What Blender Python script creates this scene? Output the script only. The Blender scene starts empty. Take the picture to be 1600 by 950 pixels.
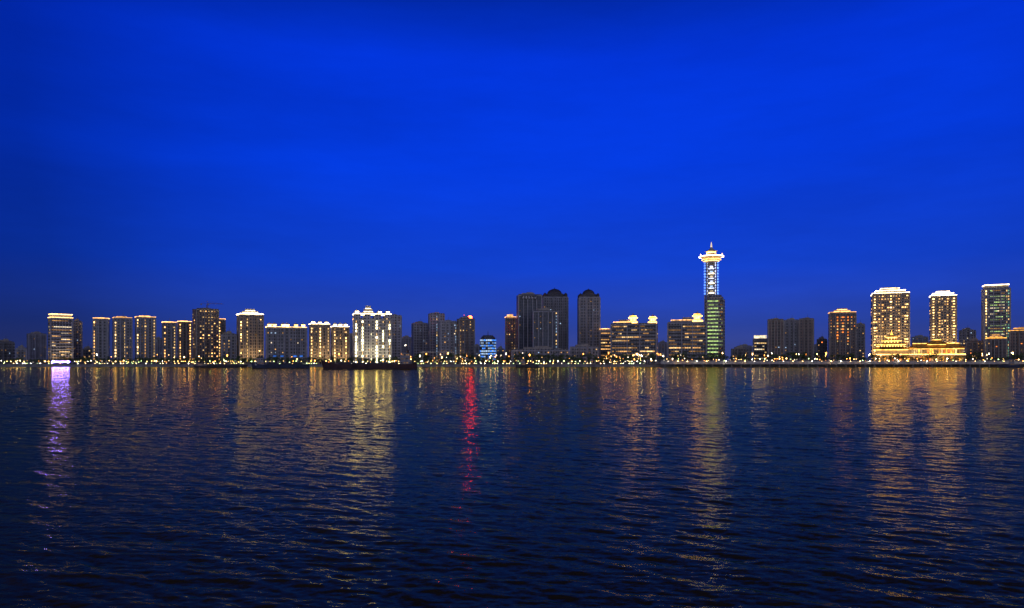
import bpy, math, random
import numpy as np
R=random.Random(11)
F=1067.; CX=800.; HY=562.5; CH=6.; GZ=2.
C=bpy.context.scene.collection
def PX(px,D): return (px-CX)/F*D
def PZ(py,D): return CH+(HY-py)/F*D
# ------------------------------------------------------------------ materials
MATS={}
def newmat(name):
    m=bpy.data.materials.new(name); m.use_nodes=True
    nt=m.node_tree; nt.nodes.clear()
    o=nt.nodes.new('ShaderNodeOutputMaterial'); MATS[name]=m
    return m,nt,o
def plain(name,col,rough=.7,metal=0,var=.3,scale=.6):
    m,nt,o=newmat(name); N=nt.nodes; L=nt.links
    p=N.new('ShaderNodeBsdfPrincipled'); p.inputs['Roughness'].default_value=rough; p.inputs['Metallic'].default_value=metal
    tc=N.new('ShaderNodeTexCoord'); no=N.new('ShaderNodeTexNoise'); no.inputs['Scale'].default_value=scale; no.inputs['Detail'].default_value=5
    mr=N.new('ShaderNodeMapRange'); mr.inputs[1].default_value=.3; mr.inputs[2].default_value=.7; mr.inputs[3].default_value=1-var; mr.inputs[4].default_value=1+var
    mx=N.new('ShaderNodeVectorMath'); mx.operation='SCALE'; mx.inputs[0].default_value=col
    L.new(tc.outputs['Object'],no.inputs['Vector']); L.new(no.outputs['Fac'],mr.inputs[0]); L.new(mr.outputs[0],mx.inputs['Scale'])
    L.new(mx.outputs[0],p.inputs['Base Color']); L.new(p.outputs[0],o.inputs[0]); return m
def wall(name,col,glass=(.02,.025,.035),bw=3.0,rh=3.3,mort=.75):
    m,nt,o=newmat(name); N=nt.nodes; L=nt.links
    p=N.new('ShaderNodeBsdfPrincipled')
    tc=N.new('ShaderNodeTexCoord'); sp=N.new('ShaderNodeSeparateXYZ'); ad=N.new('ShaderNodeMath'); cb=N.new('ShaderNodeCombineXYZ')
    L.new(tc.outputs['Object'],sp.inputs[0]); L.new(sp.outputs[0],ad.inputs[0]); L.new(sp.outputs[1],ad.inputs[1])
    L.new(ad.outputs[0],cb.inputs[0]); L.new(sp.outputs[2],cb.inputs[1])
    b=N.new('ShaderNodeTexBrick'); b.offset=0; b.inputs['Scale'].default_value=1
    b.inputs['Brick Width'].default_value=bw; b.inputs['Row Height'].default_value=rh; b.inputs['Mortar Size'].default_value=mort
    b.inputs['Mortar Smooth'].default_value=.05
    b.inputs['Color1'].default_value=(*glass,1); b.inputs['Color2'].default_value=tuple(g*2.2 for g in glass)+(1,)
    b.inputs['Mortar'].default_value=(*col,1)
    L.new(cb.outputs[0],b.inputs['Vector'])
    no=N.new('ShaderNodeTexNoise'); no.inputs['Scale'].default_value=.12; no.inputs['Detail'].default_value=6
    L.new(tc.outputs['Object'],no.inputs['Vector'])
    mr=N.new('ShaderNodeMapRange'); mr.inputs[1].default_value=.3; mr.inputs[2].default_value=.7; mr.inputs[3].default_value=.65; mr.inputs[4].default_value=1.25
    L.new(no.outputs['Fac'],mr.inputs[0])
    mx=N.new('ShaderNodeVectorMath'); mx.operation='SCALE'
    L.new(b.outputs['Color'],mx.inputs[0]); L.new(mr.outputs[0],mx.inputs['Scale']); L.new(mx.outputs[0],p.inputs['Base Color'])
    r=N.new('ShaderNodeMapRange'); r.inputs[3].default_value=.3; r.inputs[4].default_value=.8
    L.new(b.outputs['Fac'],r.inputs[0]); L.new(r.outputs[0],p.inputs['Roughness'])
    L.new(p.outputs[0],o.inputs[0]); return m
def emis(name,col,s,nee=True,lo=.45,hi=1.6):
    m,nt,o=newmat(name); N=nt.nodes; L=nt.links
    e=N.new('ShaderNodeEmission'); e.inputs[0].default_value=(*col,1)
    oi=N.new('ShaderNodeObjectInfo'); mr=N.new('ShaderNodeMapRange'); mr.inputs[3].default_value=s*lo; mr.inputs[4].default_value=s*hi
    L.new(oi.outputs['Random'],mr.inputs[0])
    # blinds, furniture and lamps make the brightness uneven inside a lit opening
    tc=N.new('ShaderNodeTexCoord'); no=N.new('ShaderNodeTexNoise'); no.inputs['Scale'].default_value=.45; no.inputs['Detail'].default_value=2
    L.new(tc.outputs['Object'],no.inputs['Vector'])
    m2=N.new('ShaderNodeMapRange'); m2.inputs[1].default_value=.3; m2.inputs[2].default_value=.7; m2.inputs[3].default_value=.4; m2.inputs[4].default_value=1.55
    L.new(no.outputs['Fac'],m2.inputs[0])
    mu=N.new('ShaderNodeMath'); mu.operation='MULTIPLY'; L.new(mr.outputs[0],mu.inputs[0]); L.new(m2.outputs[0],mu.inputs[1])
    L.new(mu.outputs[0],e.inputs[1]); L.new(e.outputs[0],o.inputs[0])
    if not nee:
        try: m.cycles.emission_sampling='NONE'
        except Exception: pass
    return m
wall('w_dark',(.18,.18,.19)); wall('w_grey',(.34,.34,.35)); wall('w_pale',(.55,.54,.55)); wall('w_brown',(.28,.22,.19))
wall('w_glass',(.18,.19,.22),glass=(.03,.04,.055),bw=2.2,mort=.35); wall('w_tan',(.48,.39,.28)); wall('w_far',(.28,.28,.3),mort=1.0)
plain('roof',(.07,.07,.075)); plain('stone',(.4,.36,.3)); plain('palestone',(.5,.49,.46)); plain('greystone',(.42,.42,.44)); plain('frame',(.05,.05,.055),.5)
plain('metal',(.12,.12,.13),.45,.6); plain('gold_roof',(.5,.28,.06),.5); plain('tile_dark',(.09,.085,.095),.6)
plain('hull_red',(.085,.04,.038),.6,0,.5,.3); plain('hull_blue',(.04,.055,.10),.6,0,.4,.3); plain('hull_grey',(.07,.07,.08),.6,0,.4,.3)
plain('ship_white',(.35,.35,.36),.5); plain('bark',(.06,.04,.03),.9); plain('crane_paint',(.3,.16,.04),.5)
plain('concrete',(.3,.29,.28),.85,0,.35,.15); plain('wet',(.05,.05,.05),.5,0,.4,.3); plain('land',(.06,.06,.055),.9,0,.4,.05)
plain('leaf',(.10,.16,.04),.6,0,.5,.8); plain('leaf_dark',(.05,.09,.03),.6,0,.5,.8)
warm=(1,.5,.16); yel=(1,.62,.24); whi=(1,.8,.52)
emis('e_dim',warm,.28,False); emis('e_warm',warm,.8,False); emis('e_yel',yel,1.1,False); emis('e_white',whi,.95,False)
emis('e_cool',(.5,.7,1),.6,False); emis('e_orange',(1,.26,.05),1.3,False); emis('e_green',(.7,1,.33),.85,False,.7,1.2)
emis('e_greend',(.7,.9,.45),.42,False); emis('e_teal',(.35,1,.75),.6,False)
emis('s_warm',(1,.48,.14),3.8); emis('s_yel',(1,.6,.2),5.5); emis('s_white',(1,.77,.42),9); emis('s_lime',(1,.86,.46),11)
emis('s_blue',(.10,.25,1),2.4); emis('s_blueb',(.06,.26,1),1.0,False); emis('s_red',(1,.02,.004),85,True,.9,1.1); emis('s_redp',(1,.10,.05),1.6)
emis('s_purple',(.085,.06,1),420,True,.9,1.1); emis('s_violet',(.6,.66,1),1.9); emis('s_gold',(1,.43,.06),2.4); emis('s_goldb',(1,.53,.11),7)
emis('s_crown',(1,.84,.68),8)
emis('l_warm',(1,.57,.18),30,True,.15,1.8); emis('l_white',(1,.86,.62),30,True,.15,1.8); emis('l_orange',(1,.33,.05),30,True,.15,1.8); emis('l_green',(.7,1,.35),18,True,.15,1.8)
PAL={'warm':['e_dim','e_dim','e_warm','e_yel'],'mix':['e_dim','e_warm','e_white','e_cool','e_dim'],'dim':['e_dim','e_dim','e_dim','e_cool'],
 'gold':['e_warm','e_yel','e_dim','e_yel','s_warm'],'white':['e_white','e_white','e_yel','e_cool'],'orange':['e_orange','e_warm','e_dim'],'blue':['s_blueb','e_cool','s_blueb'],'green':['e_green','e_greend','e_white']}
# ------------------------------------------------------------------ mesh builder
class MB:
    def __init__(s): s.v=[]; s.f=[]; s.m=[]
    def q(s,idx,m=0): s.f.append(idx); s.m.append(m)
    def box(s,x0,x1,y0,y1,z0,z1,m=0,bot=True):
        n=len(s.v); s.v+=[(x0,y0,z0),(x1,y0,z0),(x1,y1,z0),(x0,y1,z0),(x0,y0,z1),(x1,y0,z1),(x1,y1,z1),(x0,y1,z1)]
        for f in ((0,1,5,4),(1,2,6,5),(2,3,7,6),(3,0,4,7),(4,5,6,7),(3,2,1,0)): s.q([n+i for i in f],m)
    def frus(s,cx,cy,z0,z1,a0,b0,a1,b1,m=0):
        n=len(s.v); s.v+=[(cx-a0,cy-b0,z0),(cx+a0,cy-b0,z0),(cx+a0,cy+b0,z0),(cx-a0,cy+b0,z0),(cx-a1,cy-b1,z1),(cx+a1,cy-b1,z1),(cx+a1,cy+b1,z1),(cx-a1,cy+b1,z1)]
        for f in ((0,1,5,4),(1,2,6,5),(2,3,7,6),(3,0,4,7),(4,5,6,7),(3,2,1,0)): s.q([n+i for i in f],m)
    def curved_roof(s,cx,cy,z0,z1,a,b,ra,rb,m=0,n=6,lift=.25):
        # concave hipped roof with upturned corners: a,b eave half sizes, ra,rb ridge half sizes
        base=len(s.v); K=5
        h=z1-z0
        for i in range(n+1):
            t=i/n; A=ra+(a-ra)*(1-t)**1.7; B=rb+(b-rb)*(1-t)**1.7; z=z0+h*t
            cs=[(-A,-B),(A,-B),(A,B),(-A,B)]
            for c in range(4):
                p=cs[c]; q=cs[(c+1)%4]
                for k in range(K):
                    u=k/K; up=lift*h*(1-t)**2*abs(2*u-1)**3
                    s.v.append((cx+p[0]+(q[0]-p[0])*u,cy+p[1]+(q[1]-p[1])*u,z+up))
        M=4*K
        for i in range(n):
            for k in range(M): s.q([base+i*M+k,base+i*M+(k+1)%M,base+(i+1)*M+(k+1)%M,base+(i+1)*M+k],m)
        s.q([base+n*M+k for k in range(M)],m); s.q([base+k for k in range(M)][::-1],m)
    def lathe(s,cx,cy,prof,n=16,m=0,sy=1,ph=0):
        b=len(s.v)
        for r,z in prof:
            for k in range(n):
                a=2*math.pi*k/n+ph; s.v.append((cx+r*math.cos(a),cy+r*math.sin(a)*sy,z))
        for i in range(len(prof)-1):
            for k in range(n):
                k2=(k+1)%n; s.q([b+i*n+k,b+i*n+k2,b+(i+1)*n+k2,b+(i+1)*n+k],m)
        s.q([b+(len(prof)-1)*n+k for k in range(n)],m); s.q([b+k for k in range(n)][::-1],m)
    def bar(s,p,q,r,m=0,r2=None,n=5):
        r2=r if r2 is None else r2
        p=np.array(p,float); q=np.array(q,float); d=q-p; d/=np.linalg.norm(d)
        a=np.cross(d,(0,0,1) if abs(d[2])<.9 else (1,0,0)); a/=np.linalg.norm(a); c=np.cross(d,a); b=len(s.v)
        for P,rr in ((p,r),(q,r2)):
            for k in range(n):
                t=2*math.pi*k/n; s.v.append(tuple(P+rr*(a*math.cos(t)+c*math.sin(t))))
        for k in range(n):
            k2=(k+1)%n; s.q([b+k,b+k2,b+n+k2,b+n+k],m)
        s.q([b+k for k in range(n)][::-1],m); s.q([b+n+k for k in range(n)],m)
    def data(s,name,mats):
        me=bpy.data.meshes.new(name); me.from_pydata(s.v,[],s.f)
        for m in mats: me.materials.append(MATS[m])
        me.polygons.foreach_set('material_index',s.m); me.update(); return me
    def build(s,name,mats,parent=None):
        if not s.v: return None
        return link(name,s.data(name,mats),parent)
def link(name,me,parent=None):
    o=bpy.data.objects.new(name,me); C.objects.link(o)
    if parent: o.parent=parent
    return o
def tag(o,label,cat,group=None,kind=None):
    if label: o['label']=label
    if cat: o['category']=cat
    if group: o['group']=group
    if kind: o['kind']=kind
    return o
def empty(name,loc,rz=0):
    o=bpy.data.objects.new(name,None); C.objects.link(o); o.location=loc; o.rotation_euler=(0,0,rz); o.empty_display_size=1; return o
WM={}
def winmesh(g):
    if g not in WM:
        m=MB(); t=.09
        m.box(-.5,-.5+t,-.12,0,-.5,.5); m.box(.5-t,.5,-.12,0,-.5,.5); m.box(-.5+t,.5-t,-.12,0,.5-t,.5); m.box(-.5+t,.5-t,-.12,0,-.5,-.5+t)
        m.box(-.5+t,.5-t,-.07,-.01,-.5+t,.5-t,1)
        WM[g]=m.data('window',['frame',g])
    return WM[g]
GRP='buildings of the skyline across the river'
class Bd:
    def __init__(s,name,label,x0,x1,yt,D,rot=0,k=.7,cat='building'):
        s.D=D; xc=(x0+x1)/2; s.xc=xc; th=math.atan((xc-CX)/F); s.cs=math.cos(th)
        W=(x1-x0)*D*s.cs/F; s.sc=1/(math.cos(rot)+k*abs(math.sin(rot))); s.w=W*s.sc; s.d=k*s.w
        s.H=PZ(yt,D)-GZ; s.root=empty(name,(PX(xc,D),D,GZ),-th+rot); tag(s.root,label,cat,GRP); s.W=[]; s.bays=[(-.5,.5,0,1)]
    def z(s,py): return PZ(py,s.D)-GZ
    def x(s,px): return (px-s.xc)*s.D*s.cs/F*s.sc
    def part(s,name,mb,*mats): return mb.build(name,list(mats),s.root)
    def flood(s,power,col=(1,.6,.28),zz=3,off=9,aim=.45,wd=None,x=0,name='added_facade_light'):
        # area lamp added in front of the foot of the building, to brighten its face
        l=bpy.data.lights.new(name,'AREA'); l.shape='RECTANGLE'; l.size=wd or s.w*.8; l.size_y=1.2; l.energy=power; l.color=col; l.spread=math.radians(120)
        o=bpy.data.objects.new(name,l); C.objects.link(o); o.parent=s.root; o.location=(x,-s.d/2-off,zz)
        ang=math.atan2(s.H*aim-zz,off); o.rotation_euler=(math.pi/2+ang,0,0)
    def body(s,mat,nb=3,proj=1.2,fl=3.3,ledge=True,vary=.0,rib='greystone'):
        bays=[]; u=-.5; wd=[1+.3*(i%2==0) for i in range(nb)]; t=sum(wd)
        for i in range(nb):
            u2=u+wd[i]/t; bays.append((u,u2,proj if (i%2==0 and nb>1) else 0,1-vary*(i%2==1))); u=u2
        s.bays=bays; m=MB()
        for (a,b,p,hf) in bays:
            y=s.d/2+p; m.box(a*s.w,b*s.w,-y,y,0,s.H*hf)
            if ledge:
                n=int(s.H*hf/fl)
                for i in range(1,n+1):
                    if i*fl>s.H*hf-.5: break
                    m.box(a*s.w,b*s.w,-y-.35,-y,i*fl-.2,i*fl+.15); m.box(a*s.w,b*s.w,y,y+.35,i*fl-.2,i*fl+.15)
            m.box(a*s.w,b*s.w,-y-.2,-y+.25,s.H*hf,s.H*hf+.9); m.box(a*s.w,b*s.w,y-.25,y+.2,s.H*hf,s.H*hf+.9)
        if rib:
            us=[bays[0][0]]+[b[1] for b in bays]; ym=s.d/2+proj*(nb>1)+.5; hm=min(b[3] for b in bays)
            for i,uu in enumerate(us):
                r=.45 if 0<i<len(us)-1 else .6
                m.box(uu*s.w-r,uu*s.w+r,-ym,-s.d/2+.3,0,s.H*hm-.3,1)
            m.box(-s.w/2-.3,s.w/2+.3,-ym-.15,-s.d/2+.2,s.H*hm-1.1,s.H*hm-.32,1)
        s.part('wall',m,mat,rib or mat)
    def wins(s,prob,pal,fl=3.3,cw=2.7,ww=1.4,wh=1.4,z0=5,zt=None,side=True):
        zt=zt or s.H-1.2
        for (a,b,p,hf) in s.bays:
            n=max(1,int((b-a)*s.w/cw)); top=min(zt,s.H*hf-1.2); col=[R.uniform(.2,1.8) for _ in range(n)]
            for i in range(int(z0/fl),int(top/fl)+1):
                z=(i+.5)*fl
                if z>top or z<z0: continue
                for j in range(n):
                    if R.random()<prob*col[j]:
                        x=(a+(b-a)*(j+.5)/n)*s.w; s.W.append((x,-s.d/2-p-.01,z,0,ww*R.uniform(.6,1.25),wh*R.uniform(.7,1.1),R.choice(PAL[pal])))
        if side:
            n=max(1,int(s.d/cw))
            for i in range(int(z0/fl),int(zt/fl)):
                for j in range(n):
                    for sg in (-1,1):
                        if R.random()<prob*.6:
                            s.W.append((sg*(s.w/2+.01),-s.d/2+s.d*(j+.5)/n,(i+.5)*fl,sg*math.pi/2,ww,wh,R.choice(PAL[pal])))
    def yfront(s,x):
        for (a,b,p,hf) in s.bays:
            if a*s.w-1e-6<=x<=b*s.w+1e-6: return -s.d/2-p
        return -s.d/2
    def strip(s,u,mat,z0=4,z1=None,wid=1.3,fl=3.3,miss=.1,hh=2.0):
        x=u*s.w; y=s.yfront(x)-.6; z1=z1 or s.H-1.5; i=int(z0/fl)
        while (i+.5)*fl<z1:
            if R.random()>miss: s.W.insert(0,(x,y,(i+.5)*fl,0,wid*R.uniform(.6,1.15),hh*R.uniform(.7,1.1),mat if R.random()<.7 else 'e_yel'))
            i+=1
    def flush(s):
        for (x,y,z,r,ww,wh,g) in s.W[:100]:
            o=link('window',winmesh(g),s.root); o.location=(x,y,z); o.rotation_euler=(0,0,r); o.scale=(ww,1,wh)
        rest=s.W[100:]
        if rest:
            m=MB(); gs=sorted({w[6] for w in rest})
            for (x,y,z,r,ww,wh,g) in rest:
                k=gs.index(g)
                if r==0: m.box(x-ww/2,x+ww/2,y-.1,y,z-wh/2,z+wh/2,k)
                else:
                    sg=1 if r>0 else -1; m.box(min(x,x+.1*sg),max(x,x+.1*sg),y-ww/2,y+ww/2,z-wh/2,z+wh/2,k)
            o=m.build('small_windows',gs,s.root); o['kind']='stuff'
    def bands(s,mats,prob=.8,seg=2.6,h=1.5,fl=3.6,z0=4,z1=None,x0=None,x1=None,y=None,gap=.3,side=True,runs=True):
        x0=-s.w/2+.7 if x0 is None else x0; x1=s.w/2-.7 if x1 is None else x1; z1=z1 or s.H-1.5
        y=(-s.d/2-max(b[2] for b in s.bays)) if y is None else y
        z=z0; K=len(mats)
        while z+h<z1:
            m=MB(); lit=R.random()<.85; x=x0+.4; mi=R.randrange(K)
            m.box(x0-.05,x1+.05,y-.06,y-.005,z-.12,z+h+.12,K)
            while x+seg<x1:
                if R.random()<.3: mi=R.randrange(K)
                if R.random()<.35 and runs: lit=R.random()<prob
                if lit or (not runs and R.random()<prob): m.box(x+gap/2,x+seg-gap/2,y-.14,y-.02,z,z+h,mi)
                x+=seg
            s.part('window_band',m,*mats,'frame')
            if side:
                for sg in (-1,1):
                    m=MB(); e=s.w/2*sg; m.box(min(e,e+.06*sg),max(e,e+.06*sg),-s.d/2+.8,s.d/2,z-.12,z+h+.12,K); yy=-s.d/2+1
                    while yy+seg<s.d/2:
                        if R.random()<prob*.5: m.box(min(e,e+.12*sg),max(e,e+.12*sg),yy,yy+seg-gap,z,z+h,mi)
                        yy+=seg
                    s.part('window_band',m,*mats,'frame')
            z+=fl
    def ring(s,z,h,mat,ins=0,t=.35,name='light_strip',cx=0,hw=None,hd=None):
        hw=(s.w/2-ins) if hw is None else hw; hd=(s.d/2+1.3-ins) if hd is None else hd
        m=MB(); m.box(cx-hw-t,cx+hw+t,-hd-t,-hd,z,z+h); m.box(cx-hw-t,cx+hw+t,hd,hd+t,z,z+h)
        m.box(cx-hw-t,cx-hw,-hd,hd,z,z+h); m.box(cx+hw,cx+hw+t,-hd,hd,z,z+h); s.part(name,m,mat)
    def plant(s,lit=None,top=None,mat='stone'):
        m=MB(); h=(s.z(top)-s.H) if top else 4
        m.box(-s.w*.3,s.w*.22,-s.d*.3,s.d*.3,s.H,s.H+h*.7); m.box(-s.w*.1,s.w*.16,-s.d*.2,s.d*.2,s.H+h*.7,s.H+h)
        m.box(s.w*.28,s.w*.38,-s.d*.1,s.d*.15,s.H,s.H+h*.45)
        s.part('roof_house',m,mat); a=MB(); a.bar((s.w*.05,0,s.H+h),(s.w*.05,0,s.H+h+3.5),.12); s.part('antenna',a,'metal')
        if lit:
            s.ring(s.H+.95,.35,lit); s.ring(s.H+h*.7+.02,.3,lit,hw=s.w*.26,hd=s.d*.3,t=.3,cx=-s.w*.04)
    def steps(s,top,lit,mat='palestone',n=3,w0=.42,cx=0):
        h=(s.z(top)-s.H)/n; m=MB()
        s.ring(s.H+.95,.45,lit)
        for i in range(n):
            f=w0-.12*i*w0/.42; m.box(cx-s.w*f,cx+s.w*f,-s.d*f,s.d*f,s.H+h*i,s.H+h*(i+1)-.3)
            m.box(cx-s.w*f-.4,cx+s.w*f+.4,-s.d*f-.4,s.d*f+.4,s.H+h*(i+1)-.3,s.H+h*(i+1))
            s.ring(s.H+h*i+.15,.45,lit,hw=s.w*f+.02,hd=s.d*f+.02,t=.3,cx=cx)
        s.part('roof_crown',m,mat)
    def turrets(s,us,top,lit,mat='palestone',wd=3.2):
        h=s.z(top)-s.H
        for u in us:
            m=MB(); x=u*s.w; m.box(x-wd/2,x+wd/2,-s.d*.35,s.d*.35,s.H,s.H+h*.55)
            m.curved_roof(x,0,s.H+h*.55,s.H+h,wd/2+.7,s.d*.35+.7,.3,s.d*.1); t=s.part('turret',m,mat)
            g=MB(); g.box(x-wd/2+.1,x+wd/2-.1,-s.d*.35-.15,-s.d*.35-.01,s.H+h*.15,s.H+h*.5); g.box(x-wd/2-.3,x+wd/2+.3,-s.d*.35-.95,-s.d*.35-.73,s.H+h*.5,s.H+h*.62)
            g.build('lamp',[lit],t)
def beacon(B,x,z,mat='s_red',r=.5):
    m=MB(); m.bar((x,0,z-1.5),(x,0,z),.12,0); m.lathe(x,0,[(.1,z),(r,z+.3*r),(r,z+1.4*r),(.1,z+2*r)],8,1); B.part('beacon',m,'metal',mat)
def apt(label,x0,x1,yt,D,rot=.2,k=.6,wm='w_grey',nb=3,prob=.12,pal='warm',strips=(),top=None,lit=None,crown='flat',fl=3.3,ww=1.4,us=(-.3,0,.3),name='apartment_tower',fin=True,vary=0,ledge=True,fl_p=None,fc=(1,.66,.34)):
    B=Bd(name,label,x0,x1,yt,D,rot,k); B.body(wm,nb,1.2 if nb>1 else 0,fl,ledge,vary,'stone' if wm in('w_brown','w_tan') else ('w_grey' if wm=='w_dark' else 'greystone')); B.wins(prob,pal,fl,ww=ww)
    for sp in strips: B.strip(*sp)
    if crown=='flat': B.plant(lit,top)
    elif crown=='steps': B.steps(top,lit or 's_yel')
    elif crown=='turrets': B.turrets(us,top,lit or 's_yel'); B.ring(B.H+.95,.3,lit or 's_yel')
    if fl_p: B.flood(fl_p,fc)
    if fin: B.flush()
    return B
# ------------------------------------------------------------------ skyline, left to right
apt('low dark block at the extreme left edge of the skyline',-6,22,535,760,.1,.6,'w_dark',3,.2,'dim',name='office_block')
apt('small pale block just right of the leftmost dark block',25,42,545,730,-.1,.6,'w_grey',1,.3,'warm',name='office_block')
apt('unlit grey tower left of the white lit office tower',42,72,522,1100,.2,.6,'w_far',3,.03,'dim')
B=Bd('office_tower','pale office tower with glowing white roof edge, leftmost bright tower',75,114,498,800,.22,.6)
B.body('w_pale',1,0,3.6); B.bands(['e_white','e_yel','e_dim','e_dim','e_warm'],.55,1.8,1.1,3.6,6)
m=MB(); m.box(-B.w*.46,B.w*.46,-B.d*.42,B.d*.42,B.H,B.z(492)); B.part('roof_house',m,'palestone'); B.ring(B.z(492),.8,'s_yel',hw=B.w*.47,hd=B.d*.45); B.ring(B.H+.95,.4,'s_yel',hw=B.w/2,hd=B.d/2)
B.flood(1000,(1,.75,.5))
apt('dark slim tower against the right side of the white lit office tower',113,128,503,830,.1,.8,'w_grey',1,.15,'dim')
apt('low dim block between the office tower and the first gold striped tower',128,146,546,800,.1,.6,'w_dark',1,.3,'warm',name='office_block')
apt('leftmost of the dark apartment towers with a gold light stripe',146,171,499,740,-.15,.6,'w_grey',3,.08,'warm',[(-.42,'s_warm')],496,'s_warm')
apt('dark apartment tower with gold stripe, second of the striped row from the left',176,206,498,750,.12,.6,'w_grey',3,.12,'warm',[(-.42,'s_yel'),(.1,'e_yel')],494,'s_warm')
apt('dark apartment tower with gold stripe, third of the striped row from the left',211,243,497,760,.12,.6,'w_grey',5,.1,'warm',[(-.44,'s_yel'),(-.05,'e_warm'),(.42,'e_yel')],493,'s_warm')
apt('short gold striped tower, left one of the close pair',253,275,505,780,.1,.6,'w_grey',3,.12,'warm',[(-.35,'s_warm'),(.38,'e_yel')],502,'s_warm')
apt('short gold striped tower, right one of the close pair beside the crane tower',277,299,504,790,.1,.6,'w_brown',3,.12,'warm',[(-.35,'s_warm'),(.4,'s_warm')],501,'s_warm')
B=apt('tall dark brown tower with dotted warm windows and a crane on top',301,341,484,760,.25,.7,'w_brown',3,.5,'gold',[],481,None,ww=1.5)
BC=B
apt('slim tower with one gold stripe right of the crane tower',337,352,500,800,0,.8,'w_dark',1,.2,'warm',[(-.1,'s_warm')],498,'s_warm')
apt('squat dim block left of the stepped gold crown tower',345,369,523,740,.1,.6,'w_grey',3,.25,'warm',name='office_block')
B=apt('apartment tower with bright stepped crown and gold windows down its left side',370,411,493,745,.18,.7,'w_tan',5,.16,'gold',[(-.45,'s_yel'),(-.18,'e_yel')],483,'s_white','steps',fl_p=1400)
B=apt('wide dark block with a row of lit roof turrets and blue light at its foot',415,479,513,700,.08,.4,'w_grey',7,.14,'mix',[],504,'s_yel','turrets',us=(-.42,-.3,-.08,.02,.24,.42),fin=False)
for u in (-.3,-.12,.2,.36): B.W.insert(0,(u*B.w,-B.d/2-1.8,8,0,4,1.6,'s_blueb'))
B.flush()
apt('cream tower with gold turret lights right of the wide dark turreted block',483,515,508,745,.12,.6,'w_tan',5,.2,'gold',[(-.45,'s_yel'),(0,'s_yel'),(.42,'e_yel')],501,'s_white','turrets',us=(-.35,0,.35),fl_p=1300)
apt('cream tower with gold turret lights just left of the brightest yellow tower',517,545,512,755,.12,.6,'w_tan',3,.2,'gold',[(-.35,'s_yel'),(.32,'s_yel')],504,'s_white','turrets',us=(-.3,0,.32),fl_p=1200)
B=apt('brightest pale yellow tower with light stripes and three crown peaks',551,611,493,735,.1,.55,'w_pale',7,.16,'gold',[],484,'s_white','turrets',us=(-.42,.2,.42),fin=False,vary=.08)
for u in (-.45,-.28,-.06,.1,.28,.45): B.strip(u,'s_lime',3,B.H*.9,1.5,3.3,.06,2.4)
B.steps(478,'s_white','palestone',3,.16,-B.w*.1)
B.flood(3800,(1,.82,.45),3,12,.6); B.flush()
apt('dim grey tower behind the right side of the brightest yellow tower',604,627,494,820,.1,.7,'w_pale',3,.1,'dim',[],491)
apt('grey tower, left one of the unlit cluster right of the long freighter',643,668,506,860,.2,.6,'w_pale',3,.08,'mix',[],502)
apt('tallest grey tower in the middle of the unlit cluster, with cool stair lights',669,694,491,850,.15,.6,'w_pale',3,.12,'mix',[(.0,'e_cool')],488)
apt('wide grey tower, right one of the unlit cluster',686,713,503,800,.1,.6,'w_pale',5,.1,'mix',[(.45,'e_cool')],500)
B=apt('dark tower with a bright red beacon on its roof',714,741,499,790,.2,.7,'w_brown',3,.18,'warm',[(-.42,'e_dim')],494,None,fin=False)
beacon(B,B.w*.3,B.z(499),'s_red',2.3); beacon(B,-B.w*.1,B.z(493),'s_redp',.4); B.flush()
B=Bd('office_block','low rounded building glowing bright blue',750,775,524,760,0,.8); m=MB(); m.lathe(0,0,[(B.w/2,0),(B.w/2,B.H*.8),(B.w*.44,B.H*.92),(B.w*.3,B.H)],24,0,.8); B.part('wall',m,'w_glass')
for i in range(8):
    m=MB(); z=4+i*3.0; r=B.w/2+.15 if z<B.H*.8 else B.w*.46
    if z>B.H-2: break
    m.lathe(0,0,[(r-.05,z-.1),(r-.05,z+1.8)],24,2,.8)
    for k in range(24):
        a=2*math.pi*k/24; a2=2*math.pi*(k+.82)/24
        if R.random()<.85: 
            n=len(m.v); m.v+=[(r*math.cos(a),r*.8*math.sin(a),z),(r*math.cos(a2),r*.8*math.sin(a2),z),(r*math.cos(a2),r*.8*math.sin(a2),z+1.7),(r*math.cos(a),r*.8*math.sin(a),z+1.7)]; m.q([n,n+1,n+2,n+3],R.choice([0,0,1,1]))
    B.part('window_band',m,'s_blueb','e_cool','frame')
m=MB(); m.lathe(0,0,[(.5,B.H),(.12,B.H+5)],6); B.part('antenna',m,'metal')
apt('tiny dim block between the blue building and the warm crowned slim tower',776,788,546,780,0,.8,'w_dark',1,.4,'warm',name='office_block')
apt('slim tower with a warm lit top left of the tall dark glass tower',789,806,497,820,.1,.8,'w_brown',1,.35,'warm',[],491,'s_warm')
B=apt('tall dark flat topped glass tower with a dim roof sign panel',807,846,462,800,.15,.6,'w_glass',5,.04,'dim',[],457,None,fin=False,name='office_tower')
m=MB(); m.box(-B.w*.38,B.w*.3,-B.d/2-2.1,-B.d/2-1.8,B.H-5,B.H-.6)
for i in range(5): m.box(-B.w*.34+i*B.w*.13,-B.w*.34+i*B.w*.13+B.w*.08,-B.d/2-2.2,-B.d/2-2.1,B.H-4.3,B.H-1.4,1)
B.part('roof_sign',m,'frame','w_pale'); B.flush()
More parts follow.
